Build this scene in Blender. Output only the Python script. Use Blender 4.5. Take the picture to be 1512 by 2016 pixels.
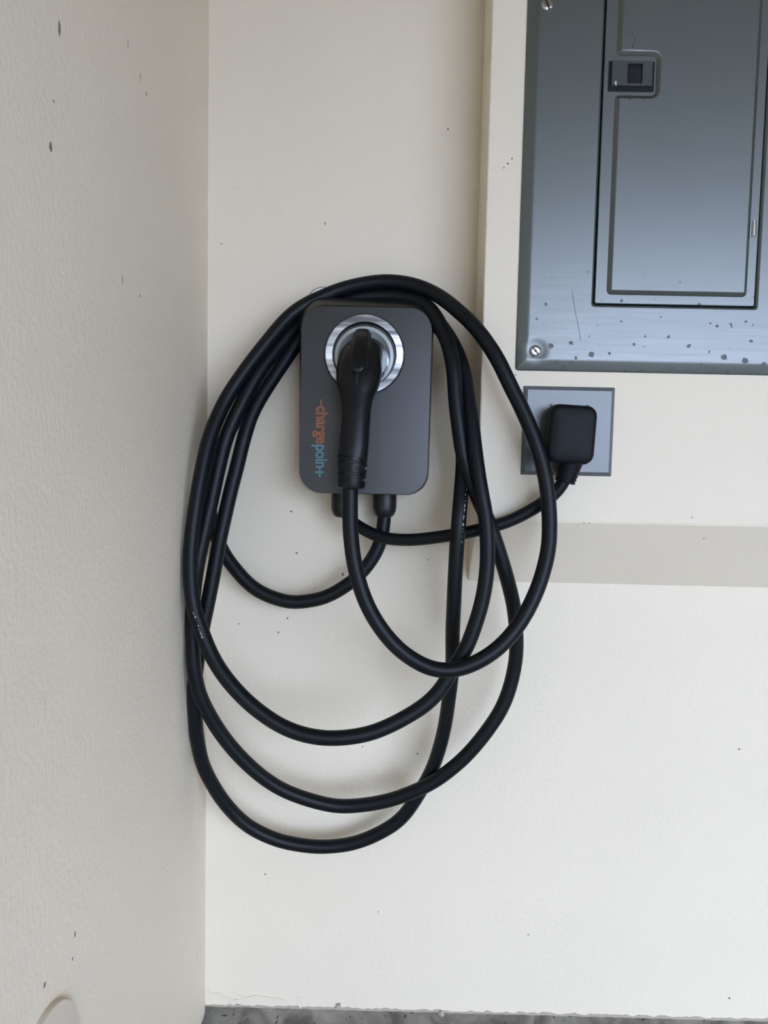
import bpy, bmesh, math, random
from mathutils import Vector, Matrix
random.seed(7)
for o in list(bpy.data.objects): bpy.data.objects.remove(o, do_unlink=True)
scene = bpy.context.scene
COL = scene.collection

# ---------------------------------------------------------------- camera
F_PX, CX, CY = 1514.0, 756.0, 1008.0
CAM = Vector((0.0, -1.08, 1.15))
TILT, YAW, ROLL = math.radians(4.304), math.radians(-0.483), math.radians(1.209)
_f = Vector((math.sin(YAW)*math.cos(TILT), math.cos(YAW)*math.cos(TILT), -math.sin(TILT)))
_r = Vector((math.cos(YAW), -math.sin(YAW), 0))
_u = _r.cross(_f)
_r2 = _r*math.cos(ROLL) + _u*math.sin(ROLL)
_u2 = -_r*math.sin(ROLL) + _u*math.cos(ROLL)
cam_data = bpy.data.cameras.new('camera')
cam_data.sensor_fit = 'HORIZONTAL'; cam_data.sensor_width = 36.0
cam_data.lens = F_PX/1512.0*36.0
cam_data.clip_start = 0.01
cam = bpy.data.objects.new('camera', cam_data); COL.objects.link(cam)
cam.matrix_world = Matrix(((_r2.x, _u2.x, -_f.x, CAM.x), (_r2.y, _u2.y, -_f.y, CAM.y), (_r2.z, _u2.z, -_f.z, CAM.z), (0, 0, 0, 1)))
scene.camera = cam

# ---------------------------------------------------------------- light: bright overcast sky through the open garage door behind the camera
world = bpy.data.worlds.new('world'); scene.world = world; world.use_nodes = True
bg = world.node_tree.nodes['Background']
bg.inputs[0].default_value = (0.62, 0.755, 1.0, 1); bg.inputs[1].default_value = 9.8
vs = scene.view_settings
scene.display_settings.display_device = 'sRGB'
vs.view_transform = 'Standard'; vs.look = 'None'; vs.gamma = 1.0; vs.use_curve_mapping = False
vs.exposure = 0.17

# ---------------------------------------------------------------- helpers
def P(px, py, d):
    """world point at distance d out from the back wall (plane y=-d) seen at photo pixel px,py"""
    v = _f*F_PX + _r2*(px-CX) - _u2*(py-CY)
    t = (-d - CAM.y)/v.y
    return CAM + v*t

def tag(o, label=None, cat=None, group=None, kind=None):
    if label: o['label'] = label
    if cat: o['category'] = cat
    if group: o['group'] = group
    if kind: o['kind'] = kind
    return o
def empty(name, loc, label, cat, group=None):
    o = bpy.data.objects.new(name, None); COL.objects.link(o); o.location = loc
    o.empty_display_size = 0.02
    bpy.context.view_layer.update()
    return tag(o, label, cat, group)
def obj(name, bm, mat, parent=None, smooth=None, label=None):
    me = bpy.data.meshes.new(name)
    bmesh.ops.recalc_face_normals(bm, faces=bm.faces)
    bm.to_mesh(me); bm.free()
    if smooth:
        me.shade_smooth(); me.set_sharp_from_angle(angle=math.radians(smooth))
    if mat: me.materials.append(mat)
    o = bpy.data.objects.new(name, me); COL.objects.link(o)
    if smooth:
        wn = o.modifiers.new('weighted_normal', 'WEIGHTED_NORMAL'); wn.keep_sharp = True; wn.weight = 100
    if parent:
        o.parent = parent
        root = parent
        m = Matrix.Identity(4)
        while root: 
            m = root.matrix_basis.copy() @ m; root = root.parent
        o.matrix_basis = m.inverted()       # geometry is authored in world space
    if label: o['label'] = label
    return o
def box(bm, a, b):
    x0, y0, z0 = a; x1, y1, z1 = b
    v = [bm.verts.new(p) for p in ((x0,y0,z0),(x1,y0,z0),(x1,y1,z0),(x0,y1,z0),(x0,y0,z1),(x1,y0,z1),(x1,y1,z1),(x0,y1,z1))]
    for f in ((0,3,2,1),(4,5,6,7),(0,1,5,4),(1,2,6,5),(2,3,7,6),(3,0,4,7)): bm.faces.new([v[i] for i in f])
def loft(bm, loops, cap0=True, cap1=True, closed=True):
    R = [[bm.verts.new(p) for p in L] for L in loops]
    n = len(R[0])
    for a, b in zip(R, R[1:]):
        for i in range(n if closed else n-1):
            j = (i+1) % n
            bm.faces.new((a[i], a[j], b[j], b[i]))
    if cap0: bm.faces.new(R[0][::-1])
    if cap1: bm.faces.new(R[-1])
    return R
def rrect(x0, x1, z0, z1, r, y, seg=8, tl=None):
    """rounded rectangle loop in the plane y"""
    pts = []
    for cx, cz, a0 in ((x1-r, z1-r, 0), (x0+r, z1-r, 90), (x0+r, z0+r, 180), (x1-r, z0+r, 270)):
        for k in range(seg+1):
            a = math.radians(a0 + 90*k/seg)
            pts.append(Vector((cx+r*math.cos(a), y, cz+r*math.sin(a))))
    return pts
def circle(c, r, y, n=64):
    return [Vector((c.x+r*math.cos(2*math.pi*k/n), y, c.z+r*math.sin(2*math.pi*k/n))) for k in range(n)]
def crom(pts, per=8):
    out = []
    n = len(pts)
    for i in range(n-1):
        p0 = pts[max(i-1, 0)]; p1 = pts[i]; p2 = pts[i+1]; p3 = pts[min(i+2, n-1)]
        for k in range(per):
            t = k/per
            out.append(0.5*((2*p1) + (p2-p0)*t + (2*p0-5*p1+4*p2-p3)*t*t + (3*p1-p0-3*p2+p3)*t**3))
    out.append(pts[-1].copy())
    return out
def resample(pts, step):
    L = [0.0]
    for a, b in zip(pts, pts[1:]): L.append(L[-1] + (b-a).length)
    n = max(2, int(L[-1]/step)); out = []; j = 0
    for k in range(n+1):
        s = L[-1]*k/n
        while j < len(L)-2 and L[j+1] < s: j += 1
        d = L[j+1]-L[j]
        out.append(pts[j].lerp(pts[j+1], (s-L[j])/d if d > 1e-9 else 0))
    return out
def smooth_line(pts, it):
    for _ in range(it):
        q = [p.copy() for p in pts]
        for i in range(1, len(pts)-1): q[i] = pts[i]*0.5 + (pts[i-1]+pts[i+1])*0.25
        pts = q
    return pts
def tube(bm, pts, r, n=20, cap=True):
    """sweep a circle (r: number or function of 0..1) along pts with parallel transport"""
    T = [(pts[min(i+1, len(pts)-1)]-pts[max(i-1, 0)]).normalized() for i in range(len(pts))]
    a = Vector((0, 1, 0))
    if abs(T[0].dot(a)) > 0.9: a = Vector((1, 0, 0))
    N = (a - T[0]*a.dot(T[0])).normalized()
    loops = []
    for i, p in enumerate(pts):
        N = (N - T[i]*N.dot(T[i])).normalized(); B = T[i].cross(N)
        rr = r(i/(len(pts)-1)) if callable(r) else r
        loops.append([p + (N*math.cos(2*math.pi*k/n) + B*math.sin(2*math.pi*k/n))*rr for k in range(n)])
    loft(bm, loops, cap, cap)
    return T

# ---------------------------------------------------------------- materials
def new_mat(name):
    m = bpy.data.materials.new(name); m.use_nodes = True
    nt = m.node_tree
    return m, nt, nt.nodes['Principled BSDF']
def N(nt, typ, **kw):
    n = nt.nodes.new(typ)
    for k, v in kw.items(): setattr(n, k, v)
    return n
def simple(name, col, rough=0.5, metal=0.0, spec=0.5, coat=0.0, bump=None, bscale=200, bdist=0.0004, vary=0.0):
    m, nt, b = new_mat(name)
    b.inputs['Base Color'].default_value = (*col, 1)
    b.inputs['Roughness'].default_value = rough
    b.inputs['Metallic'].default_value = metal
    b.inputs['Specular IOR Level'].default_value = spec
    b.inputs['Coat Weight'].default_value = coat
    if bump or vary:
        tc = N(nt, 'ShaderNodeNewGeometry')
        nz = N(nt, 'ShaderNodeTexNoise'); nz.inputs['Scale'].default_value = bscale; nz.inputs['Detail'].default_value = 4
        nt.links.new(tc.outputs['Position'], nz.inputs['Vector'])
        if bump:
            bp = N(nt, 'ShaderNodeBump'); bp.inputs['Strength'].default_value = bump; bp.inputs['Distance'].default_value = bdist
            nt.links.new(nz.outputs['Fac'], bp.inputs['Height']); nt.links.new(bp.outputs['Normal'], b.inputs['Normal'])
        if vary:
            mr = N(nt, 'ShaderNodeMapRange'); mr.inputs['To Min'].default_value = rough-vary; mr.inputs['To Max'].default_value = rough+vary
            nt.links.new(nz.outputs['Fac'], mr.inputs['Value']); nt.links.new(mr.outputs[0], b.inputs['Roughness'])
    return m

def wall_paint(name, col, marks, bump=0.35, scale=150, axis='back', rough=0.55):
    """emulsion over orange-peel plaster with a few nicks; marks = (point, half-width, half-height) in metres"""
    m, nt, b = new_mat(name); L = nt.links
    geo = N(nt, 'ShaderNodeNewGeometry')
    big = N(nt, 'ShaderNodeTexNoise'); big.inputs['Scale'].default_value = 5; big.inputs['Detail'].default_value = 5
    L.new(geo.outputs['Position'], big.inputs['Vector'])
    ramp = N(nt, 'ShaderNodeMapRange'); ramp.inputs['From Min'].default_value = 0.3; ramp.inputs['From Max'].default_value = 0.7
    ramp.inputs['To Min'].default_value = 0.97; ramp.inputs['To Max'].default_value = 1.0
    L.new(big.outputs['Fac'], ramp.inputs['Value'])
    base = N(nt, 'ShaderNodeVectorMath', operation='SCALE'); base.inputs[0].default_value = col
    L.new(ramp.outputs[0], base.inputs['Scale'])
    # sparse random specks
    vo = N(nt, 'ShaderNodeTexVoronoi'); vo.inputs['Scale'].default_value = 16; vo.inputs['Randomness'].default_value = 1
    L.new(geo.outputs['Position'], vo.inputs['Vector'])
    lt = N(nt, 'ShaderNodeMath', operation='LESS_THAN'); lt.inputs[1].default_value = 0.018
    L.new(vo.outputs['Distance'], lt.inputs[0])
    acc = lt.outputs[0]
    wob = N(nt, 'ShaderNodeTexNoise'); wob.inputs['Scale'].default_value = 500
    L.new(geo.outputs['Position'], wob.inputs['Vector'])
    for c, hw, hh in marks:
        s = N(nt, 'ShaderNodeVectorMath', operation='SUBTRACT'); s.inputs[1].default_value = c
        L.new(geo.outputs['Position'], s.inputs[0])
        q = N(nt, 'ShaderNodeVectorMath', operation='DIVIDE'); q.inputs[1].default_value = (hw, hw, hh)
        L.new(s.outputs[0], q.inputs[0])
        ln = N(nt, 'ShaderNodeVectorMath', operation='LENGTH'); L.new(q.outputs[0], ln.inputs[0])
        ad = N(nt, 'ShaderNodeMath', operation='ADD'); L.new(ln.outputs['Value'], ad.inputs[0]); L.new(wob.outputs['Fac'], ad.inputs[1])
        l2 = N(nt, 'ShaderNodeMath', operation='LESS_THAN'); l2.inputs[1].default_value = 1.45
        L.new(ad.outputs[0], l2.inputs[0])
        mx = N(nt, 'ShaderNodeMath', operation='MAXIMUM'); L.new(acc, mx.inputs[0]); L.new(l2.outputs[0], mx.inputs[1])
        acc = mx.outputs[0]
    mix = N(nt, 'ShaderNodeMix', data_type='RGBA'); L.new(acc, mix.inputs['Factor'])
    L.new(base.outputs[0], mix.inputs['A']); mix.inputs['B'].default_value = (0.16, 0.15, 0.13, 1)
    L.new(mix.outputs['Result'], b.inputs['Base Color'])
    b.inputs['Roughness'].default_value = rough; b.inputs['Specular IOR Level'].default_value = 0.35
    fine = N(nt, 'ShaderNodeTexNoise'); fine.inputs['Scale'].default_value = scale; fine.inputs['Detail'].default_value = 3; fine.inputs['Roughness'].default_value = 0.45
    L.new(geo.outputs['Position'], fine.inputs['Vector'])
    sub = N(nt, 'ShaderNodeMath', operation='SUBTRACT'); L.new(fine.outputs['Fac'], sub.inputs[0]); L.new(acc, sub.inputs[1])
    bp = N(nt, 'ShaderNodeBump'); bp.inputs['Strength'].default_value = bump; bp.inputs['Distance'].default_value = 0.0015
    L.new(sub.outputs[0], bp.inputs['Height']); L.new(bp.outputs['Normal'], b.inputs['Normal'])
    return m

def panel_paint():
    m, nt, b = new_mat('panel_grey_paint'); L = nt.links
    geo = N(nt, 'ShaderNodeNewGeometry')
    mp = N(nt, 'ShaderNodeMapping'); mp.inputs['Scale'].default_value = (14, 14, 420)
    L.new(geo.outputs['Position'], mp.inputs['Vector'])
    st = N(nt, 'ShaderNodeTexNoise'); st.inputs['Scale'].default_value = 1; st.inputs['Detail'].default_value = 4
    L.new(mp.outputs[0], st.inputs['Vector'])
    # splashes that became scattered towards the lower part of the cover
    vo = N(nt, 'ShaderNodeTexVoronoi'); vo.inputs['Scale'].default_value = 115
    wv = N(nt, 'ShaderNodeTexNoise'); wv.inputs['Scale'].default_value = 220
    L.new(geo.outputs['Position'], wv.inputs['Vector'])
    wadd = N(nt, 'ShaderNodeMixRGB') if False else N(nt, 'ShaderNodeVectorMath', operation='MULTIPLY_ADD')
    L.new(wv.outputs['Color'], wadd.inputs[0]); wadd.inputs[1].default_value = (0.004, 0.004, 0.004); L.new(geo.outputs['Position'], wadd.inputs[2])
    flat = N(nt, 'ShaderNodeVectorMath', operation='MULTIPLY'); flat.inputs[1].default_value = (1, 0, 1); L.new(wadd.outputs[0], flat.inputs[0]); L.new(flat.outputs[0], vo.inputs['Vector'])
    rnd = N(nt, 'ShaderNodeSeparateColor'); L.new(vo.outputs['Color'], rnd.inputs[0])
    sx = N(nt, 'ShaderNodeSeparateXYZ'); L.new(geo.outputs['Position'], sx.inputs[0])
    hgt = N(nt, 'ShaderNodeMapRange'); hgt.inputs['From Min'].default_value = Z_SPLASH; hgt.inputs['From Max'].default_value = Z_SPLASH+0.17
    hgt.inputs['To Min'].default_value = 0.54; hgt.inputs['To Max'].default_value = 0.0
    L.new(sx.outputs['Z'], hgt.inputs['Value'])
    rr = N(nt, 'ShaderNodeMath', operation='MULTIPLY'); L.new(rnd.outputs[0], rr.inputs[0]); L.new(hgt.outputs[0], rr.inputs[1])
    r3 = N(nt, 'ShaderNodeMath', operation='MULTIPLY'); L.new(rr.outputs[0], r3.inputs[0]); L.new(rnd.outputs[1], r3.inputs[1])
    lt = N(nt, 'ShaderNodeMath', operation='LESS_THAN'); L.new(vo.outputs['Distance'], lt.inputs[0]); L.new(r3.outputs[0], lt.inputs[1])
    mix = N(nt, 'ShaderNodeMix', data_type='RGBA'); L.new(lt.outputs[0], mix.inputs['Factor'])
    mix.inputs['A'].default_value = (0.034, 0.051, 0.046, 1); mix.inputs['B'].default_value = (0.03, 0.036, 0.038, 1)
    L.new(mix.outputs['Result'], b.inputs['Base Color'])
    mr = N(nt, 'ShaderNodeMapRange'); mr.inputs['To Min'].default_value = 0.31; mr.inputs['To Max'].default_value = 0.41
    L.new(st.outputs['Fac'], mr.inputs['Value'])
    ra = N(nt, 'ShaderNodeMath', operation='MULTIPLY_ADD'); L.new(lt.outputs[0], ra.inputs[0]); ra.inputs[1].default_value = 0.3; L.new(mr.outputs[0], ra.inputs[2])
    L.new(ra.outputs[0], b.inputs['Roughness'])
    b.inputs['IOR'].default_value = 2.1
    bp = N(nt, 'ShaderNodeBump'); bp.inputs['Strength'].default_value = 1.0; bp.inputs['Distance'].default_value = 1.0
    ds = N(nt, 'ShaderNodeVectorMath', operation='DISTANCE'); L.new(geo.outputs['Position'], ds.inputs[0]); ds.inputs[1].default_value = P(1055, 690, BUMP+.0075)
    dent = N(nt, 'ShaderNodeMapRange', interpolation_type='SMOOTHERSTEP'); dent.inputs['From Min'].default_value = 0.003; dent.inputs['From Max'].default_value = 0.021
    dent.inputs['To Min'].default_value = -0.0016; dent.inputs['To Max'].default_value = 0.0
    L.new(ds.outputs['Value'], dent.inputs['Value'])
    hs = N(nt, 'ShaderNodeMath', operation='MULTIPLY_ADD'); L.new(st.outputs['Fac'], hs.inputs[0]); hs.inputs[1].default_value = 0.00003; L.new(dent.outputs[0], hs.inputs[2])
    L.new(hs.outputs[0], bp.inputs['Height']); L.new(bp.outputs['Normal'], b.inputs['Normal'])
    return m

def concrete(name, c0, c1, stains=True):
    m, nt, b = new_mat(name); L = nt.links
    geo = N(nt, 'ShaderNodeNewGeometry')
    n1 = N(nt, 'ShaderNodeTexNoise'); n1.inputs['Scale'].default_value = 22; n1.inputs['Detail'].default_value = 8; n1.inputs['Distortion'].default_value = 0.8
    L.new(geo.outputs['Position'], n1.inputs['Vector'])
    cr = N(nt, 'ShaderNodeValToRGB'); cr.color_ramp.elements[0].color = (*c0, 1); cr.color_ramp.elements[1].color = (*c1, 1)
    cr.color_ramp.elements[0].position = 0.35; cr.color_ramp.elements[1].position = 0.7
    L.new(n1.outputs['Fac'], cr.inputs[0])
    n2 = N(nt, 'ShaderNodeTexNoise'); n2.inputs['Scale'].default_value = 45; n2.inputs['Detail'].default_value = 5; n2.inputs['Distortion'].default_value = 2
    L.new(geo.outputs['Position'], n2.inputs['Vector'])
    c2 = N(nt, 'ShaderNodeValToRGB'); c2.color_ramp.elements[0].position = 0.64; c2.color_ramp.elements[1].position = 0.67
    L.new(n2.outputs['Fac'], c2.inputs[0])
    mix = N(nt, 'ShaderNodeMix', data_type='RGBA'); L.new(cr.outputs[0], mix.inputs['A'])
    mix.inputs['B'].default_value = (0.035, 0.034, 0.03, 1)
    if stains: L.new(c2.outputs[0], mix.inputs['Factor'])
    else: mix.inputs['Factor'].default_value = 0
    L.new(mix.outputs['Result'], b.inputs['Base Color'])
    b.inputs['Roughness'].default_value = 0.85
    bp = N(nt, 'ShaderNodeBump'); bp.inputs['Strength'].default_value = 0.6; bp.inputs['Distance'].default_value = 0.004
    L.new(n1.outputs['Fac'], bp.inputs['Height']); L.new(bp.outputs['Normal'], b.inputs['Normal'])
    return m

# ---------------------------------------------------------------- setting: key planes
BUMP = 0.090                                   # the boxed-out wall stands this far off the back wall
XL = P(407.5, 1000, 0).x                       # left wall
X_BUMP = P(954.5, 500, BUMP).x
Z_BF = P(1250, 1031, BUMP).z                   # lower front edge of the box-out
Z_BW = P(1250, 1152, 0).z                      # where its slanted underside meets the wall
Z_STEM = P(900, 1992, 0).z                     # top of the concrete stem wall
Z_CEIL = 2.55; Y_DOOR = -3.0; X_R = XL+5.2; Z_HEAD = 1.99; X_JAMB = 0.26; X_JAMB2 = 3.1
Z_SPLASH = P(1100, 731, BUMP).z

def on_left(px, py):                           # photo pixel on the left wall
    v = _f*F_PX + _r2*(px-CX) - _u2*(py-CY)
    return CAM + v*((XL-CAM.x)/v.x)

back_marks = [(P(x, y, 0), a, c) for x, y, a, c in ((522,1721,.0012,.0015),(573,1007,.0016,.0014),(584,1089,.0017,.0012),(566,1217,.0012,.0014),
    (548,1245,.0013,.0015),(675,1131,.0014,.0022),(470,1228,.0010,.0010),(436,480,.001,.001),(640,440,.0008,.0022),(1040,1840,.0013,.0010),(745,1795,.001,.001),
    (1455,1475,.0016,.0014),(1436,1965,.0018,.0014),(822,1484,.0013,.0013),(882,254,.0013,.0013))]
left_marks = [(on_left(x, y), a, c) for x, y, a, c in ((100,290,.0026,.0038),(117,55,.0022,.0060),(288,185,.0016,.0026),(276,152,.0010,.0050),
    (252,87,.0010,.0045),(241,550,.0011,.0045),(276,582,.0014,.0016),(148,1839,.0016,.0028),(143,1888,.0013,.0018),(88,1939,.0022,.0020),(388,1886,.0016,.0016))]
bump_marks = [(P(x, y, BUMP), a, c) for x, y, a, c in ((1000,322,.0014,.0012),(992,330,.0010,.0010),(1008,312,.001,.0012),(1015,738,.0014,.0008),(946,252,.0014,.0022),(1150,1030,.0016,.0010),(1160,1030,.0016,.0008))]
PAINT = (0.83, 0.735, 0.59)
M_back = wall_paint('cream_wall_paint', PAINT, back_marks, bump=0.5, scale=150)
M_left = wall_paint('cream_wall_paint_orange_peel', PAINT, left_marks, bump=0.7, scale=170)
M_bump = wall_paint('cream_box_paint', PAINT, bump_marks, bump=0.35, scale=120)
M_ceil = simple('ceiling_paint', (0.46, 0.35, 0.23), 0.8)
M_conc = concrete('stem_concrete', (0.095, 0.083, 0.064), (0.29, 0.255, 0.20))
M_floor = concrete('floor_concrete', (0.26, 0.23, 0.19), (0.36, 0.32, 0.27), False)
M_drive = simple('driveway_asphalt', (0.17, 0.155, 0.14), 0.9)

# ---------------------------------------------------------------- setting: surfaces
def struct(name, bm, m, parent=None):
    o = obj(name, bm, m, parent)
    o['kind'] = 'structure'
    return o
bm = bmesh.new(); box(bm, (XL-0.12, 0, Z_STEM), (X_R+0.12, 0.12, Z_CEIL)); wall_back = struct('wall_back', bm, M_back)
tag(wall_back, 'cream painted plaster wall behind the charger')
bm = bmesh.new(); box(bm, (XL-0.12, Y_DOOR, Z_STEM-0.012), (XL, 0, Z_CEIL)); wall_left = struct('wall_left', bm, M_left)
tag(wall_left, 'cream orange-peel textured wall meeting the charger wall at a corner')
bm = bmesh.new(); box(bm, (X_R, Y_DOOR, Z_STEM), (X_R+0.12, 0, Z_CEIL)); struct('wall_right', bm, M_left)
bm = bmesh.new(); box(bm, (XL-0.12, Y_DOOR-0.12, Z_HEAD), (X_R+0.12, Y_DOOR, Z_CEIL)); box(bm, (XL-0.12, Y_DOOR-0.12, 0), (X_JAMB, Y_DOOR, Z_HEAD)); box(bm, (X_JAMB2, Y_DOOR-0.12, 0), (X_R+0.12, Y_DOOR, Z_HEAD)); struct('wall_front', bm, M_left)
bm = bmesh.new(); box(bm, (XL-0.12, Y_DOOR-0.12, Z_CEIL), (X_R+0.12, 0.12, Z_CEIL+0.1)); struct('ceiling', bm, M_ceil)
bm = bmesh.new(); box(bm, (XL-0.12, Y_DOOR-0.12, -0.12), (X_R+0.12, 0.12, 0)); struct('floor', bm, M_floor)
bm = bmesh.new(); box(bm, (XL-8, Y_DOOR-16, -0.14), (X_R+8, Y_DOOR-0.12, -0.02)); struct('driveway', bm, M_drive)
# box-out around the breaker panel: front, slanted underside
bm = bmesh.new()
X_BR = X_BUMP+0.85; bev = 0.003
prof = [(0, Z_BW), (-BUMP+0.001, Z_BF-0.001), (-BUMP, Z_BF+0.001), (-BUMP, Z_CEIL), (0, Z_CEIL)]
def ins(p, k): return p
loft(bm, [[Vector((X_BUMP, y, z)) for y, z in prof], [Vector((X_BR, y, z)) for y, z in prof]])
wb = struct('wall_box', bm, M_bump); tag(wb, 'cream boxed-out wall section around the grey breaker panel with slanted underside')
md = wb.modifiers.new('bevel', 'BEVEL'); md.width = 0.0022; md.segments = 3; md.limit_method = 'ANGLE'; md.angle_limit = math.radians(20)
# concrete stem walls
def stem(name, a, b):
    bm = bmesh.new(); box(bm, a, b); return struct(name, bm, M_conc)
bb = stem('baseboard_back', (XL-0.12, 0.012, 0), (X_R+0.12, 0.12, Z_STEM)); tag(bb, 'rough grey concrete footing under the charger wall')
bl = stem('baseboard_left', (XL-0.12, Y_DOOR, 0), (XL-0.004, 0.004, Z_STEM-0.012)); tag(bl, 'rough grey concrete footing under the left wall')
stem('baseboard_right', (X_R+0.004, Y_DOOR, 0), (X_R+0.12, 0.004, Z_STEM))
# ragged paint edge and lifted flakes at the foot of the back wall
M_paper = simple('torn_plaster_edge', (0.44, 0.38, 0.31), 0.8, bump=0.5, bscale=300)
def ragged(name, x0, x1, n, h0, h1, mat, th, zfun=None):
    bm = bmesh.new(); top = []; bot = []
    for k in range(n+1):
        x = x0+(x1-x0)*k/n
        zb = Z_STEM-0.0015+random.uniform(-.0006, .0006)
        top.append((x, zb+random.uniform(h0, h1))); bot.append((x, zb))
    lo = [Vector((x, -th, z)) for x, z in top] + [Vector((x, -th, z)) for x, z in bot[::-1]]
    bk = [Vector((p.x, 0.002, p.z)) for p in lo]
    for k in range(n):
        a, b_, c, d = lo[k], lo[k+1], lo[2*n+1-k-1], lo[2*n+1-k]
        f = [bm.verts.new(p) for p in (a, b_, c, d)]; bm.faces.new(f)
    loft(bm, [lo, bk], False, False)
    bmesh.ops.remove_doubles(bm, verts=bm.verts, dist=1e-6)
    return obj(name, bm, mat, wall_back)
ragged('torn_edge', XL+0.001, P(1512, 2000, 0).x+0.05, 150, 0.0015, 0.0050, M_paper, 0.0008)
def flake(pts, th, mat=None):
    bm = bmesh.new()
    loft(bm, [[Vector((P(x, y, 0).x, 0.0005, P(x, y, 0).z)) for x, y in pts], [Vector((P(x, y, 0).x, -th, P(x, y, 0).z)) for x, y in pts]], False, True)
    return obj('paint_flake', bm, mat or M_back, wall_back)
flake([(409,1944),(417,1954),(434,1954),(446,1961),(463,1967),(470,1966),(468,1974),(432,1976),(418,1975),(412,1962)], 0.0022)
flake([(455,1951),(468,1956),(486,1963),(500,1958),(520,1961),(545,1964),(560,1968),(570,1976),(545,1977),(510,1977),(476,1976),(472,1965),(462,1958)], 0.0018)
flake([(585,1962),(591,1960),(596,1975),(592,1986),(588,1976)], 0.0015)
flake([(663,1975),(670,1974),(671,1984),(662,1984)], 0.004, M_paper)
bm = bmesh.new(); c = P(869, 1993, 0)
bmesh.ops.create_icosphere(bm, subdivisions=2, radius=0.0045, matrix=Matrix.Translation(c+Vector((0, -0.002, 0))))
for v in bm.verts: v.co += Vector((random.uniform(-1, 1), random.uniform(-1, 1), random.uniform(-1, 1)))*0.0007
obj('plaster_blob', bm, M_paper, wall_back, 40)

# ---------------------------------------------------------------- materials of the objects
M_rubber = simple('black_cable_rubber', (0.0032, 0.0046, 0.0065), 0.45, spec=0.24, bump=0.1, bscale=900, bdist=0.0002)
M_cover = simple('charcoal_satin_cover', (0.009, 0.0098, 0.0100), 0.31, spec=0.5)
M_cover.node_tree.nodes['Principled BSDF'].inputs['IOR'].default_value = 1.62
M_body = simple('black_plastic', (0.004, 0.0045, 0.006), 0.45)
M_handle = simple('black_handle_plastic', (0.0035, 0.0042, 0.0055), 0.38, spec=0.27, bump=0.05, bscale=1500, bdist=0.0001)
M_plug = simple('matt_black_plug', (0.004, 0.005, 0.0065), 0.5, spec=0.17)
M_steel = simple('brushed_steel_painted_reflections', (0.36, 0.37, 0.375), 0.24, 1.0)
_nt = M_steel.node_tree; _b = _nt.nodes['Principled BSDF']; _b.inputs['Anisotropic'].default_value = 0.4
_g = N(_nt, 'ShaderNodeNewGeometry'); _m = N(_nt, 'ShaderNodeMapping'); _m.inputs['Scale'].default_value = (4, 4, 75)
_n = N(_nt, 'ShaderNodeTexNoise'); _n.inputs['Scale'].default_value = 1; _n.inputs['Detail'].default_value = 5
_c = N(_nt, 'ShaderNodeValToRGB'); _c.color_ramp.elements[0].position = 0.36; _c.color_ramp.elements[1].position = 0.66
_c.color_ramp.elements[0].color = (0.13, 0.13, 0.13, 1); _c.color_ramp.elements[1].color = (0.85, 0.86, 0.87, 1)  # blurred reflection bands painted into the ring's base colour as level noise stripes
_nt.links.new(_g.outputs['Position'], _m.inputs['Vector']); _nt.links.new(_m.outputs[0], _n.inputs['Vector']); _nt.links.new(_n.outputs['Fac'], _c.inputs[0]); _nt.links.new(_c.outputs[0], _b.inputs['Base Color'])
M_chrome = simple('bright_zinc', (0.50, 0.51, 0.50), 0.25, 1.0)
M_holster = simple('pale_translucent_holster', (0.42, 0.46, 0.46), 0.28, spec=0.6)
M_dark = simple('black_gap', (0.004, 0.004, 0.005), 0.6)
M_orange = simple('orange_print', (0.36, 0.115, 0.045), 0.5)
M_teal = simple('teal_print', (0.10, 0.26, 0.31), 0.5)
M_panel = panel_paint()
M_latch = simple('latch_grey_plastic', (0.055, 0.062, 0.060), 0.5, spec=0.3)
M_latch_dark = simple('latch_well_plastic', (0.010, 0.012, 0.012), 0.55, spec=0.2)
M_plate = simple('grey_plate_steel', (0.115, 0.125, 0.135), 0.34, spec=0.6, bump=0.06, bscale=120)
M_plate.node_tree.nodes['Principled BSDF'].inputs['IOR'].default_value = 1.6
M_cap = simple('white_cap_plastic', (0.92, 0.93, 0.95), 0.3)
M_greyrim = simple('grey_rim_plastic', (0.33, 0.33, 0.32), 0.5)
M_white = simple('white_mark', (0.5, 0.5, 0.48), 0.6)

# ================================================================ charger
SLANT = 0.0058
D0, D1 = 0.052, 0.084                                      # back and front of the moulded cover
ch_c = P(719, 780, 0)
charger = empty('ev_charger', (ch_c.x, 0, P(719, 973, 0.06).z), 'charcoal wall-mounted car charger with steel ring holster and orange and teal lettering', 'charger')
def cover_loop(d, l, r, t, b, rad, inset=0.0):
    a = P(l, 790, d); c = P(r, 790, d); tt = P(719, t, d); bb_ = P(719, b, d)
    return rrect(a.x+inset, c.x-inset, bb_.z+inset, tt.z-inset, rad, -d, 12)
bm = bmesh.new()
loft(bm, [cover_loop(D0, 593, 845, 592, 971, .026), cover_loop(D0+.004, 589.5, 848.5, 587.5, 972.5, .028), cover_loop(D0+.010, 589, 849, 588, 973, .029),
          cover_loop(D1-.004, 590.5, 847.5, 597, 972.6, .030), cover_loop(D1-.0012, 591.2, 847, 601, 972, .030), cover_loop(D1, 592.2, 846, 603.5, 970.8, .0295)])
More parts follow.
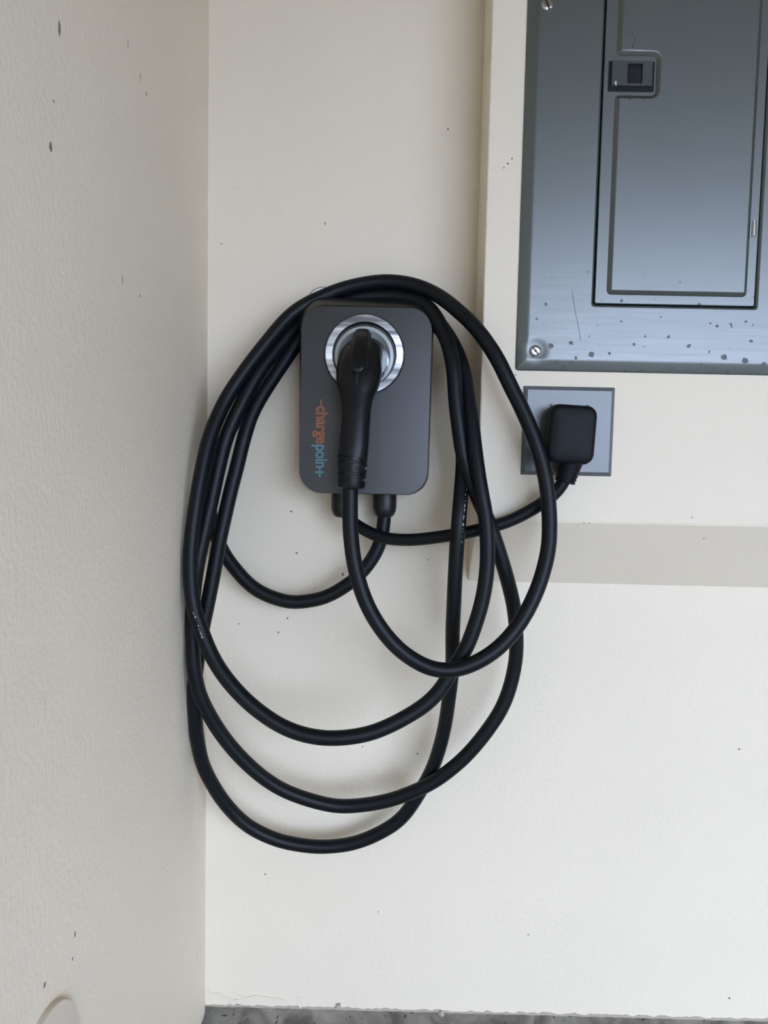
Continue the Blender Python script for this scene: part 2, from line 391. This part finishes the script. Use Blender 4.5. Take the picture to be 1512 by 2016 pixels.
# the front is wider at its head than at its foot
cz = P(719, 780, D1).z
for v in bm.verts:
    k = (v.co.z-cz)/0.127
    v.co.x = ch_c.x + (v.co.x-ch_c.x)*(1+0.014*k)
    if -v.co.y > D0+.02: v.co.y += SLANT*k                # the face leans back a little at the top
cover = obj('front_cover', bm, M_cover, charger, 50)
bm = bmesh.new()
a = P(638, 640, 0.03); b_ = P(800, 962, 0.03)
loft(bm, [rrect(a.x, b_.x, b_.z, a.z, .02, 0.0, 6), rrect(a.x, b_.x, b_.z, a.z, .02, -D0-.002, 6)])
obj('rear_housing', bm, M_body, charger, 40)
# holster: steel ring, black gap, pale socket
RC = P(717.5, 698, D1)
def lathe_y(bm, c, prof, n=96):
    loops = [circle(c, r, -d, n) for r, d in prof]
    loft(bm, loops, False, False)
k = 0.996/1514
bm = bmesh.new(); lathe_y(bm, RC, [(79*k, D1-.002), (79*k, D1+.0002), (76.5*k, D1+.0002), (76.5*k, D1-.002)]); obj('ring_gap', bm, M_dark, charger)
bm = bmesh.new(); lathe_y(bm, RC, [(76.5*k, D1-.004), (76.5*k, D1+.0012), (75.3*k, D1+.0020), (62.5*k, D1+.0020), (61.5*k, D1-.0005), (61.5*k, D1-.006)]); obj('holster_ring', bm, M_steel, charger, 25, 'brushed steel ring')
bm = bmesh.new(); lathe_y(bm, RC, [(61.6*k, D1-.001), (60*k, D1-.012+.008), (57*k, D1-.006+.002)]); obj('holster_gap', bm, M_dark, charger, 30)
SC = P(717, 702, D1)
bm = bmesh.new(); lathe_y(bm, SC, [(57.5*k, D1-.008), (57.5*k, D1+.0035), (56.5*k, D1+.0045), (51*k, D1+.0050), (49.5*k, D1+.0042), (48.5*k, D1+.0022), (38*k, D1-.004), (33*k, D1-.01), (10*k, D1-.012)]); obj('holster_socket', bm, M_holster, charger, 30, 'pale grey translucent holster socket')
# cable glands under the case
def gland(px, d):
    top = P(px, 962, d); n = 24; loops = []
    for r, dz in ((.0155, 0), (.0160, -.010), (.0160, -.024), (.0152, -.030), (.0130, -.0355), (.0100, -.038), (.0090, -.0385)):
        loops.append([Vector((top.x+r*math.cos(2*math.pi*j/n), -d+r*math.sin(2*math.pi*j/n), top.z+dz)) for j in range(n)])
    bm = bmesh.new(); loft(bm, loops); return obj('cable_gland', bm, M_body, charger, 40)
gland(676, 0.040); gland(758, 0.040)
# lettering, read from top to bottom
DT = D1+.0002
def face_y(z): return -D1+SLANT*(z-cz)/0.127-.0002
def text_mesh(name, body, x_lo, x_hi, y0, y1, mat, ref='x'):
    """x_lo..x_hi = baseline and x-height in photo px, y0..y1 = run of the word"""
    def grab(s):
        cu = bpy.data.curves.new('t', 'FONT'); cu.body = s; cu.offset = 0.027; cu.space_character = 0.96; cu.resolution_u = 6
        o = bpy.data.objects.new('t', cu); COL.objects.link(o)
        dg = bpy.context.evaluated_depsgraph_get()
        me = bpy.data.meshes.new_from_object(o.evaluated_get(dg))
        bpy.data.objects.remove(o, do_unlink=True); bpy.data.curves.remove(cu)
        return me
    mx = grab('x'); xh = max(v.co.y for v in mx.vertices); x0h = min(v.co.y for v in mx.vertices); bpy.data.meshes.remove(mx)
    me = grab(body); me.name = name
    u0 = min(v.co.x for v in me.vertices); u1 = max(v.co.x for v in me.vertices)
    for v in me.vertices:
        py = y0 + (v.co.x-u0)/(u1-u0)*(y1-y0)
        px = x_lo + (v.co.y-x0h)/(xh-x0h)*(x_hi-x_lo)
        q = P(px, py, DT); v.co = (q.x, face_y(q.z), q.z)
    me.materials.append(mat)
    o = bpy.data.objects.new(name, me); COL.objects.link(o); o.parent = cover
    o.matrix_basis = (charger.matrix_basis @ cover.matrix_basis).inverted()
    return o
text_mesh('lettering', 'charge', 622.5, 639, 799, 874, M_orange)['label'] = 'orange printed lettering'
text_mesh('lettering', 'poin', 621.5, 638.5, 875.5, 921, M_teal)['label'] = 'teal printed lettering'
def bar(px0, px1, py0, py1, mat):
    bm = bmesh.new(); f = [P(px0, py0, DT), P(px1, py0, DT), P(px1, py1, DT), P(px0, py1, DT)]
    bm.faces.new([bm.verts.new(Vector((q.x, face_y(q.z), q.z))) for q in f]); return bm
obj('lettering', bar(630.5, 633.8, 786, 800, M_orange), M_orange, cover, label='orange printed dash')
bm = bmesh.new()
for q in ((628.3, 632, 921, 938.5), (620.5, 638, 927.5, 931.5)):
    f = [P(q[0], q[2], DT), P(q[1], q[2], DT), P(q[1], q[3], DT), P(q[0], q[3], DT)]
    bm.faces.new([bm.verts.new(Vector((w.x, face_y(w.z), w.z))) for w in f])
obj('lettering', bm, M_teal, cover, label='teal printed plus-shaped letter')

# ================================================================ charging cable with its plug-in connector
R_C = 0.0094
path = [(690,945,.163),(689,1000,.166),(691,1060,.168),(702,1130,.170),(727,1200,.172),(770,1263,.173),(820,1303,.174),(868,1320,.174),(920,1312,.172),(975,1281,.168),
 (1020,1232,.162),(1056,1165,.155),(1077,1095,.149),(1082,1040,.145),(1077,960,.141),(1058,880,.137),(1028,806,.133),(1004,758,.130),(976,701,.126),(938,647,.114),(903,613,.096),(863,582,.072),(815,561,.058),(760,554,.052),
 (700,562,.050),(644,580,.052),(577,616,.060),(519,682,.075),(475,740,.086),(442,792,.095),(414,857,.110),(399.5,917,.120),(385,999,.131),(374.5,1098,.139),(379.7,1186,.142),(396,1240,.145),(419,1295,.150),
 (451.6,1343.7,.156),(498,1391,.160),(555,1430,.163),(610,1449,.164),(668,1453,.164),(740,1440,.160),(820,1399.6,.154),(864.6,1361,.151),(894,1312,.149),(919,1274,.148),(945,1200,.146),(956,1145,.145),(960,1090,.144),(957,1023,.142),(947,967,.138),(937.5,905,.130),
 (929.5,837,.118),(923,790,.106),(910,722,.088),(888,670,.066),(848,616,.040),(810,596,.027),(760,590,.021),(700,592,.020),(645,606,.026),(608,626,.036),(578,649,.046),(538,695,.062),(509,734,.074),(475,796,.086),(447,857,.095),(431,917,.101),
 (418,977,.107),(401,1053,.115),(391,1098,.119),(382,1158,.122),(378.5,1215,.125),(379,1250,.126),(381,1306,.126),(387,1345,.123),(398,1380,.118),(430.4,1437.5,.107),(472.8,1490,.096),(522,1533.5,.085),(570,1561,.077),(640,1583,.070),(690,1587,.068),(760,1577,.070),(820,1556,.074),
 (864.6,1532,.077),(916.7,1489,.080),(965,1430.6,.082),(993.6,1382,.083),(1011,1324,.085),(1017,1270,.090),(1012,1198,.100),(998,1138,.110),(980,1079,.117),(960,1023,.121),(935,967,.119),(912,897,.118),
 (903,837,.117),(898,798,.116),(892,718,.110),(881,673,.098),(862,630,.080),(838,600,.064),(805,587,.052),(760,583,.046),(700,588,.043),(645,612,.041),(604,650,.041),(568,699,.048),(505,796,.070),(482,857,.080),(467,917,.086),
 (452.6,973,.091),(432,1065,.098),(424,1110,.100),(409.4,1186,.104),(398,1241,.106),(388,1306,.1065),(382,1361,.106),(382.5,1406,.101),(394.7,1489,.085),(413.7,1536,.073),(445,1584,.061),(487,1625,.052),(541,1652,.045),(591,1663.5,.041),(640,1667,.039),(700,1659,.039),(760,1633,.042),
 (800,1600,.046),(842,1532,.056),(859.7,1490,.064),(874.5,1435.6,.074),(884,1373.6,.084),(890.7,1311.6,.094),(891,1249.6,.104),(893,1200,.112),(898,1098,.124),(903.7,1019,.127),(908.5,959.5,.114),(912,900,.099),(907,840,.092),(899,770,.084),(889,705,.070),(872,655,.050),
 (838,620,.022),(790,612,.012),(700,612,.011),(640,622,.012),(600,650,.015),(545,710,.022),(490,785,.026),(440,870,.028),(420,930,.029),(412,985,.032),(415,1015,.034),(424,1050,.037),(441,1090,.040),(463,1120,.042),(490,1150,.044),(518.6,1169,.045),(558,1183,.046),(588,1185.5,.046),
 (640,1176,.046),(685.6,1150,.046),(713,1126,.046),(735,1097,.045),(748,1069,.044),(754.5,1039,.042),(757,1011,.040),(758,985,.040)]
pts = smooth_line(resample(crom([P(*q) for q in path], 8), 0.006), 4)
for p in pts: p.x = max(p.x, XL+R_C+0.0004)
ch = P(690, 955, .165)
cable = empty('charging_cable', P(629, 1680, .03), 'long black charging cable hung in loose loops around the charger with pistol-grip connector', 'cable')
bm = bmesh.new(); tube(bm, pts, R_C); cord = obj('cord', bm, M_rubber, cable, 60)
# connector: lofted body from the holster to the strain relief
def Z(px, py, d): return P(px, py, d)
spine = [(715,706,.080,.0265,.0240,2.0),(714,705,.100,.0262,.0240,2.0),(711.5,706,.118,.0262,.0240,2.2),(709,716,.132,.0270,.0235,2.3),(706.5,737,.142,.0275,.0220,2.4),(704.5,762,.1485,.0245,.0205,2.4),
         (703,785,.153,.0200,.0190,2.4),(702,812,.1575,.0177,.0180,2.4),(700,845,.1615,.0175,.0175,2.4),(697,878,.1640,.0180,.0178,2.4),(694.5,900,.1650,.0181,.0180,2.3)]
sp = [P(q[0], q[1], q[2]) for q in spine]
dense = crom(sp, 5); par = []
vals = crom([Vector((q[3], q[4], q[5])) for q in spine], 5)
def sweep(dense, vals, n=36):
    loops = []
    for i, p in enumerate(dense):
        t = (dense[min(i+1, len(dense)-1)]-dense[max(i-1, 0)]).normalized()
        X = Vector((1, 0, 0)); X = (X-t*X.dot(t)).normalized(); Y = t.cross(X)
        w, h, e = vals[i]
        L = []
        for k in range(n):
            a = 2*math.pi*k/n; c, s = math.cos(a), math.sin(a)
            L.append(p + X*w*math.copysign(abs(c)**(2/e), c) + Y*h*math.copysign(abs(s)**(2/e), s))
        loops.append(L)
    return loops
bm = bmesh.new(); loft(bm, sweep(dense, vals)); connector = obj('connector', bm, M_handle, cable, 60, 'black pistol-grip connector seated in the holster')
# strain relief with staggered slots
def axis_ring(pA, pB, f, r, n=36):
    t = (pB-pA).normalized(); X = Vector((1, 0, 0)); X = (X-t*X.dot(t)).normalized(); Y = t.cross(X); p = pA.lerp(pB, f)
    return [p+X*r*math.cos(2*math.pi*k/n)+Y*r*math.sin(2*math.pi*k/n) for k in range(n)]
A0 = P(694.5, 899, .165); A1 = P(691.5, 962, .1655)
bm = bmesh.new(); loops = []
g = [(0, 1)]
for k in range(4):
    c0 = 0.16+k*0.185
    g += [(c0-.052, 1), (c0-.045, .84), (c0+.045, .84), (c0+.052, 1)]
g += [(0.90, 1), (0.97, .95), (1.0, .80), (1.0, .58)]
loft(bm, [axis_ring(A0, A1, f, (.0182-0.0022*max(0, f-.3))*(s)) for f, s in g])
relief = obj('strain_relief', bm, M_handle, connector, 30)
relief.data.materials.append(M_dark)
for i, p in enumerate(relief.data.polygons):
    k = i//36
    if k < len(g)-1 and (g[k][1] == .84 or g[k+1][1] == .84): p.material_index = 1
for k in range(4):                                         # webs that bridge the grooves
    c0 = 0.16+k*0.185
    angs = [90, 210, 330] if k % 2 else [30, 150, 270]
    for an in angs:
        t = (A1-A0).normalized(); X = Vector((1, 0, 0)); X = (X-t*X.dot(t)).normalized(); Y = t.cross(X)
        bm = bmesh.new(); loops = []
        for f in (c0-.055, c0+.055):
            p = A0.lerp(A1, f); L = []
            for r in (.0145, (.0182-.0022*max(0, f-.3))-.00015):
                rng = range(-3, 4) if r < .016 else range(3, -4, -1)
                for j in rng:
                    a = math.radians(an+j*5.0); L.append(p+(X*math.cos(a)+Y*math.sin(a))*r)
            loops.append(L)
        loft(bm, loops)
        obj('relief_web', bm, M_handle, connector)
# release lever
lv = [(714,658,.098,.0080,.0045),(713.5,655,.112,.0086,.0050),(713,659,.126,.0088,.0050),(712,668,.139,.0090,.0050),(709,684,.149,.0095,.0050),(706,703,.1575,.0098,.0050),(704.5,720,.163,.0094,.0046),(703.8,730,.1650,.0072,.0040),(703.5,735,.1655,.0035,.0025)]
ld = crom([P(*q[:3]) for q in lv], 4); lvv = crom([Vector((q[3], q[4], 3.2)) for q in lv], 4)
bm = bmesh.new(); loft(bm, sweep(ld, lvv, 24)); lever = obj('release_lever', bm, M_handle, connector, 50)
# dark seam round the lever and the slot below it
lw = crom([Vector((q[3]+.0022, q[4]*0.5, 3.2)) for q in lv], 4)
bm = bmesh.new(); loft(bm, sweep([p+Vector((0, .0026, -.0012)) for p in ld], lw, 24)); obj('lever_seam', bm, M_dark, connector, 50)
sl = [P(703, 733, .1655), P(702.6, 745, .1690), P(702.3, 759, .1712)]
bm = bmesh.new(); tube(bm, crom(sl, 4), .0021, 10); obj('slot', bm, M_dark, connector, 50)
# side guards of the latch
for s in (-1, 1):
    q = [(714+s*20-2, 676, .110), (712+s*21-2, 684, .128), (709.5+s*22, 700, .141), (707+s*23, 722, .149)]
    bm = bmesh.new(); tube(bm, crom([P(*w) for w in q], 5), lambda t: .0036+.0012*math.sin(math.pi*t), 12); obj('side_guard', bm, M_handle, connector, 50)
# the collar that enters the holster, glossy
bm = bmesh.new(); cc = P(722, 712, .09)
lathe_y(bm, cc, [(.0245, .078), (.0285, .088), (.0292, .098), (.0285, .108), (.0265, .116), (.010, .118)], 48)
obj('collar', bm, simple('glossy_black', (.012, .013, .015), .14, spec=.6), connector, 40)
# faint printed marks on the cable sheath
def print_marks(lo, hi, n, side):
    bm = bmesh.new()
    seg = [i for i, p in enumerate(pts) if lo[0] < p.x < lo[1] and hi[0] < p.z < hi[1] and lo[2] < -p.y < lo[3]]
    for _ in range(n):
        i = random.choice(seg); p = pts[i]; t = (pts[min(i+1, len(pts)-1)]-pts[i-1]).normalized()
        out = Vector((side, -1, 0)); out = (out-t*out.dot(t)).normalized(); w = t.cross(out)
        c = p+out*(R_C+.00005)+t*random.uniform(-.003, .003)+w*random.uniform(-.0008, .0008)
        a = random.uniform(.0003, .0011); b2 = random.uniform(.0002, .0005)
        bm.faces.new([bm.verts.new(c+t*a*sa+w*b2*sb) for sa, sb in ((-1, -1), (1, -1), (1, 1), (-1, 1))])
    if not seg: bm.free(); return
    o = obj('sheath_print', bm, M_white, cable); o['kind'] = 'stuff'; o['label'] = 'worn white print on the cable sheath'
l0 = P(395, 1230, .145)
print_marks((l0.x-.02, l0.x+.02, .138, .155), (l0.z-.018, l0.z+.018), 18, 0.1)
l1 = P(905, 1010, .125)
print_marks((l1.x-.012, l1.x+.012, .100, .128), (l1.z-.035, l1.z+.040), 40, 0.65)

# ================================================================ breaker panel
DP = BUMP+0.0075
pl = P(1022, 500, BUMP); pb = P(1200, 733, BUMP).z
W_LEFT = P(1183, 300, DP).x - pl.x
dx0 = P(1183, 300, DP).x; dx1 = P(1493, 470, DP).x
dz0 = P(1320, 600, DP).z; dz1 = dz0+0.60
px0 = pl.x; px1 = dx1+W_LEFT; pz0 = pb; pz1 = dz1+(dz0-pb)
panel = empty('breaker_panel', ((px0+px1)/2, -BUMP, pz0), 'grey painted steel electrical breaker panel with hinged door', 'breaker panel')
bm = bmesh.new(); bv = 0.0135
hole = dict(x0=dx0-.0015, x1=dx1+.0015, z0=dz0-.0013, z1=dz1+.0015)
outer = [rrect(px0, px1, pz0, pz1, .004, -BUMP+.0005, 4), rrect(px0, px1, pz0, pz1, .004, -BUMP-.0015, 4), rrect(px0+bv*.12, px1-bv*.12, pz0+bv*.12, pz1-bv*.12, .004, -BUMP-.0030, 4),
         rrect(px0+bv*.85, px1-bv*.85, pz0+bv*.85, pz1-bv*.85, .004, -DP+.0012, 4), rrect(px0+bv*1.15, px1-bv*1.15, pz0+bv*1.15, pz1-bv*1.15, .004, -DP, 4),
         rrect(hole['x0']-.0035, hole['x1']+.0035, hole['z0']-.0035, hole['z1']+.0035, .005, -DP, 4), rrect(hole['x0']-.002, hole['x1']+.002, hole['z0']-.002, hole['z1']+.002, .004, -DP+.0006, 4),
         rrect(hole['x0'], hole['x1'], hole['z0'], hole['z1'], .003, -DP+.003, 4), rrect(hole['x0'], hole['x1'], hole['z0'], hole['z1'], .003, -DP+.008, 4)]
loft(bm, outer, False, False)
obj('cover', bm, M_panel, panel, 35)
bm = bmesh.new(); loft(bm, [rrect(hole['x0']-.001, hole['x1']+.001, hole['z0']-.001, hole['z1']+.001, .003, -DP+.0075, 4), rrect(hole['x0']-.001, hole['x1']+.001, hole['z0']-.001, hole['z1']+.001, .003, -DP+.0085, 4)]); obj('door_gap', bm, M_dark, panel)
DD = DP-.0008                                              # door skin
bm = bmesh.new()
loft(bm, [rrect(dx0, dx1, dz0, dz1, .002, -DP+.0072, 4), rrect(dx0, dx1, dz0, dz1, .002, -DD+.0008, 4), rrect(dx0+.0008, dx1-.0008, dz0+.0008, dz1-.0008, .002, -DD, 4)])
door = obj('door', bm, M_panel, panel, 35)
# raised field of the door, with a notch for the latch
fx0 = P(1206, 300, DD).x; fx1 = P(1475, 470, DD).x; fz0 = P(1320, 582, DD).z; fz1 = dz1-.012
nx = P(1292, 145, DD).x; nzt = P(1250, 110, DD).z; nzb = P(1250, 189, DD).z
poly = [(fx0, fz0, 1), (fx1, fz0, 1), (fx1, fz1, 1), (fx0, fz1, 1), (fx0, nzt, 1), (nx, nzt, 1), (nx, nzb, 1), (fx0, nzb, 1)]
def roundpoly(poly, r, seg=5, off=0.0):
    """offset a rectilinear outline inwards by off and round its corners"""
    n = len(poly); P2 = [Vector((p[0], p[1])) for p in poly]; out = []
    Q = []
    for i in range(n):
        a, b, c = P2[i-1], P2[i], P2[(i+1) % n]
        d1 = (b-a).normalized(); d2 = (c-b).normalized()
        n1 = Vector((-d1.y, d1.x)); n2 = Vector((-d2.y, d2.x))
        Q.append((b+(n1+n2)*off, d1, d2))
    for q, d1, d2 in Q:
        turn = d1.x*d2.y-d1.y*d2.x
        rr = max(r-off, .001) if turn > 0 else r+off
        p0 = q-d1*rr; p1 = q+d2*rr; cc = q-d1*rr+d2*rr
        for k in range(seg+1):
            a = math.pi/2*k/seg
            out.append(cc + d1*rr*math.sin(a) - d2*rr*math.cos(a))
    return out
def polyloop(off, y): return [Vector((p.x, y, p.y)) for p in roundpoly(poly, .0055, 5, off)]
bm = bmesh.new()
st = .0040; hgt = .0042
loft(bm, [polyloop(-.0006, -DD+.0003), polyloop(0.0, -DD-.0004), polyloop(st*.85, -DD-hgt*.85), polyloop(st+.001, -DD-hgt)], False, True)
bm.normal_update(); bmesh.ops.triangulate(bm, faces=[f for f in bm.faces if len(f.verts) > 4], ngon_method='EAR_CLIP')
obj('raised_field', bm, M_panel, door, 35)
DF = DD+hgt
# latch
lx0 = P(1197.5, 150, DD).x; lx1 = P(1288, 150, DD).x; lz1 = P(1243, 121, DD).z; lz0 = P(1243, 181, DD).z
latch = None
bm = bmesh.new(); loft(bm, [rrect(lx0, lx1, lz0, lz1, .0008, -DD, 2), rrect(lx0, lx1, lz0, lz1, .0008, -DD-.0006, 2)])
latch = obj('latch_well', bm, M_latch_dark, door)
ax0 = P(1203, 150, DD).x; ax1 = P(1282.5, 150, DD).x; az1 = P(1243, 122.5, DD).z; az0 = P(1243, 171.5, DD).z
hx0 = P(1233.5, 150, DD).x; hx1 = P(1263, 150, DD).x; hz1 = P(1248, 128, DD).z; hz0 = P(1248, 167, DD).z
bm = bmesh.new()
loft(bm, [rrect(ax0, ax1, az0, az1, .0006, -DD-.0004, 2), rrect(ax0, ax1, az0, az1, .0006, -DD-.0034, 2), rrect(ax0+.0005, ax1-.0005, az0+.0005, az1-.0005, .0006, -DD-.0038, 2),
          rrect(hx0, hx1, hz0, hz1, .0004, -DD-.0038, 2), rrect(hx0, hx1, hz0, hz1, .0004, -DD-.0009, 2)], False, False)
obj('latch', bm, M_latch, door, 30)
bm = bmesh.new()
q = [Vector((hx0+.002, -DD-.0010, hz0)), Vector((hx1-.001, -DD-.0010, hz0)), Vector((hx1-.001, -DD-.0025, hz1-.008)), Vector((hx0+.002, -DD-.0010, hz1-.004))]
loft(bm, [q, [p+Vector((0, .0008, 0)) for p in q]]); obj('finger_pull', bm, M_latch_dark, door)
bm = bmesh.new(); q = [(1209.5,162),(1211,161),(1211.5,159),(1214,159.5),(1214.5,164),(1213,170),(1211.5,167)]
bm.faces.new([bm.verts.new(Vector((P(x, y, DD+.004).x, -DD-.00385, P(x, y, DD+.004).z))) for x, y in q]); obj('arrow_mark', bm, M_white, door)
# pressed knockout outline
q = [(1232,64),(1237,62.5),(1249,71),(1248,88),(1243,93)]
bm = bmesh.new(); tube(bm, crom([P(x, y, DF-.0001) for x, y in q], 3), .0005, 6); obj('knockout_outline', bm, M_panel, door, 60)
for x, y in ((1241, 196), (1267.5, 195.5)):
    bm = bmesh.new(); bmesh.ops.create_uvsphere(bm, u_segments=10, v_segments=6, radius=.0011, matrix=Matrix.Translation(P(x, y, DF))); obj('pip', bm, M_panel, door, 60)
# long scratch down the cover
bm = bmesh.new(); tube(bm, crom([P(x, y, DP) for x, y in ((1126,572),(1132,610),(1139,645),(1143,672))], 4), .0004, 6); obj('scratch', bm, simple('scratched_paint', (0.22, 0.24, 0.25), 0.5), panel, 60)
# hinge clip
h0 = P(1484.5, 435, DD+.002); h1 = P(1483, 465, DD+.002)
bm = bmesh.new(); tube(bm, [h0, h0.lerp(h1, .5), h1], .0030, 16); box(bm, (h1.x-.0040, -DD-.0018, h1.z), (h1.x-.0006, -DD, h0.z)); obj('hinge', bm, M_chrome, panel, 40, 'bright zinc hinge clip')
# cover screws
def screw(px, py, parent, d, r, mat, rot, h=.003):
    c = P(px, py, d); bm = bmesh.new()
    loft(bm, [circle(c, rr*r, -d-hh, 28) for rr, hh in ((1, -.002), (1, h*.35), (.95, h*.6), (.75, h*.85), (.45, h))])
    s = obj('screw', bm, mat, parent, 40)
    bm = bmesh.new(); u = Vector((math.cos(rot), 0, math.sin(rot))); w = Vector((-u.z, 0, u.x))
    y0 = -d-h*1.02
    for L, W in ((r*.95, r*.16), (r*.22, r*.24)):
        bot = [Vector((c.x, -d-h*.5, c.z))+u*L*a+w*W*b for a, b in ((-1,-1),(1,-1),(1,1),(-1,1))]
        loft(bm, [bot, [Vector((p.x, y0, p.z)) for p in bot]])
        y0 -= .0001
    obj('slot', bm, M_slot if mat is M_chrome else M_dark, s)
M_slot = simple('screw_slot_zinc', (0.06, 0.06, 0.06), 0.45, 1.0)
screw(1077, 10, panel, DP, .0074, M_chrome, math.radians(-65)); screw(1053.5, 691, panel, DP, .0072, M_chrome, math.radians(-48))

# ================================================================ receptacle plate
BD = BUMP
wl = P(1027.5, 850, BD).x; wr = P(1206.5, 850, BD).x; wt = P(1120, 761.5, BD).z; wbz = P(1113, 936, BD).z
plate = empty('outlet_plate', ((wl+wr)/2, -BD, wbz), 'square grey metal outlet plate under the breaker panel', 'outlet plate')
bm = bmesh.new()
loft(bm, [rrect(wl, wr, wbz, wt, .0012, -BD+.0005, 3), rrect(wl, wr, wbz, wt, .0012, -BD-.0012, 3), rrect(wl+.0045, wr-.0045, wbz+.0045, wt-.0045, .0010, -BD-.0052, 3), rrect(wl+.0052, wr-.0052, wbz+.0052, wt-.0052, .0010, -BD-.0055, 3)])
obj('plate', bm, M_plate, plate, 20)
for x, y in ((1084, 801), (1156, 803), (1083, 925)): screw(x, y, plate, BD+.0054, .0040, M_greyrim, math.radians(80), .0012)

# ================================================================ power cord with its plug
R_P = 0.0081
pp = [(676,985,.040),(678,1005,.041),(686,1020,.046),(705.5,1036,.057),(735,1052,.066),(763,1060.5,.073),(803,1063,.082),(838,1060.5,.090),(886,1054,.100),(931,1046,.105),(984.7,1032,.109),(1018,1019,.111),(1058,997,.114),(1086,977,.117),(1101,962,.119),(1110,948,.120),(1113,940,.120)]
pc = smooth_line(resample(crom([P(*q) for q in pp], 8), .005), 3)
power = empty('power_cord', P(803, 1075, .08), 'short black power cord running from the charger to a square plug in the outlet plate', 'power cord')
bm = bmesh.new(); tube(bm, pc, R_P); obj('cord', bm, M_rubber, power, 60)
PB, PF = BD+.0055, BD+.054
pcx = P(1128, 855, PF); hw, hh = .0285, .0355
bm = bmesh.new()
def pl_loop(w, h, r, d, dx=0): return rrect(-w+dx, w+dx, -h, h, r, -d, 8)
loft(bm, [pl_loop(hw-.006, hh-.006, .010, PB), pl_loop(hw-.006, hh-.006, .010, PB+.008), pl_loop(hw-.001, hh-.001, .012, PB+.016), pl_loop(hw+.0006, hh+.0006, .0125, PB+.022), pl_loop(hw+.0006, hh+.0006, .0125, PF-.012), pl_loop(hw, hh, .0125, PF-.005), pl_loop(hw-.0015, hh-.0015, .012, PF-.0018), pl_loop(hw-.005, hh-.005, .010, PF-.0003), pl_loop(hw-.012, hh-.014, .008, PF+.0006), pl_loop(hw-.02, hh-.024, .005, PF+.0010)])
rot = Matrix.Translation((pcx.x, 0, pcx.z)) @ Matrix.Rotation(math.radians(2.6), 4, 'Y')
bmesh.ops.transform(bm, matrix=rot, verts=bm.verts)
plug = obj('plug', bm, M_plug, power, 50, 'square black plug with rounded corners')
b0 = P(1125, 905, BD+.031); b1 = P(1111.5, 950, BD+.031)
bm = bmesh.new(); gg = [(0, .0152)]
for k in range(5):
    f = .30+k*.14; r = .0150-.0024*f
    gg += [(f-.025, r), (f-.018, r-.0010), (f+.018, r-.0010), (f+.025, r)]
gg += [(.98, .0126), (1.0, .0110)]
loft(bm, [axis_ring(b0, b1, f, r) for f, r in gg]); obj('boot', bm, M_plug, plug, 30)

# ================================================================ small round caps on the walls
cc = P(636, 597, .006)
cap = empty('wall_cap', (cc.x, 0, cc.z), 'small white round cap half hidden behind cable above charger corner', 'cap')
bm = bmesh.new(); loft(bm, [circle(cc, r, -d, 40) for r, d in ((.0230, 0), (.0230, .004), (.0222, .006), (.0205, .0065))], True, True); obj('rim', bm, M_greyrim, cap, 40)
bm = bmesh.new(); loft(bm, [circle(cc, r, -d, 40) for r, d in ((.0208, .0055), (.0206, .0075), (.0185, .0088), (.012, .0095))], False, True); obj('dome', bm, M_cap, cap, 40)
# rounded cover low on the left wall
q = on_left(82, 2146); rr = abs(on_left(100, 1993).z-on_left(100, 2138).z)
M_lc = simple('painted_cover', (0.70, 0.61, 0.50), 0.5)
lc = empty('round_wall_cover', (XL, q.y, q.z-rr), 'cream painted round cover on the orange-peel textured wall, low down', 'wall cover')
bm = bmesh.new(); n = 40
loft(bm, [[Vector((XL+h, q.y+r*math.cos(2*math.pi*k/n), q.z+r*math.sin(2*math.pi*k/n))) for k in range(n)] for r, h in ((rr, -.001), (rr, .003), (rr*.985, .005), (rr*.95, .0058))])
obj('rim', bm, M_lc, lc, 40)
bm = bmesh.new()
loft(bm, [[Vector((XL+h, q.y+r*math.cos(2*math.pi*k/n), q.z+r*math.sin(2*math.pi*k/n))) for k in range(n)] for r, h in ((rr*.955, .0056), (rr*.9, .0064), (rr*.5, .0078), (rr*.1, .008))], False, True)
obj('face', bm, M_lc, lc, 40)
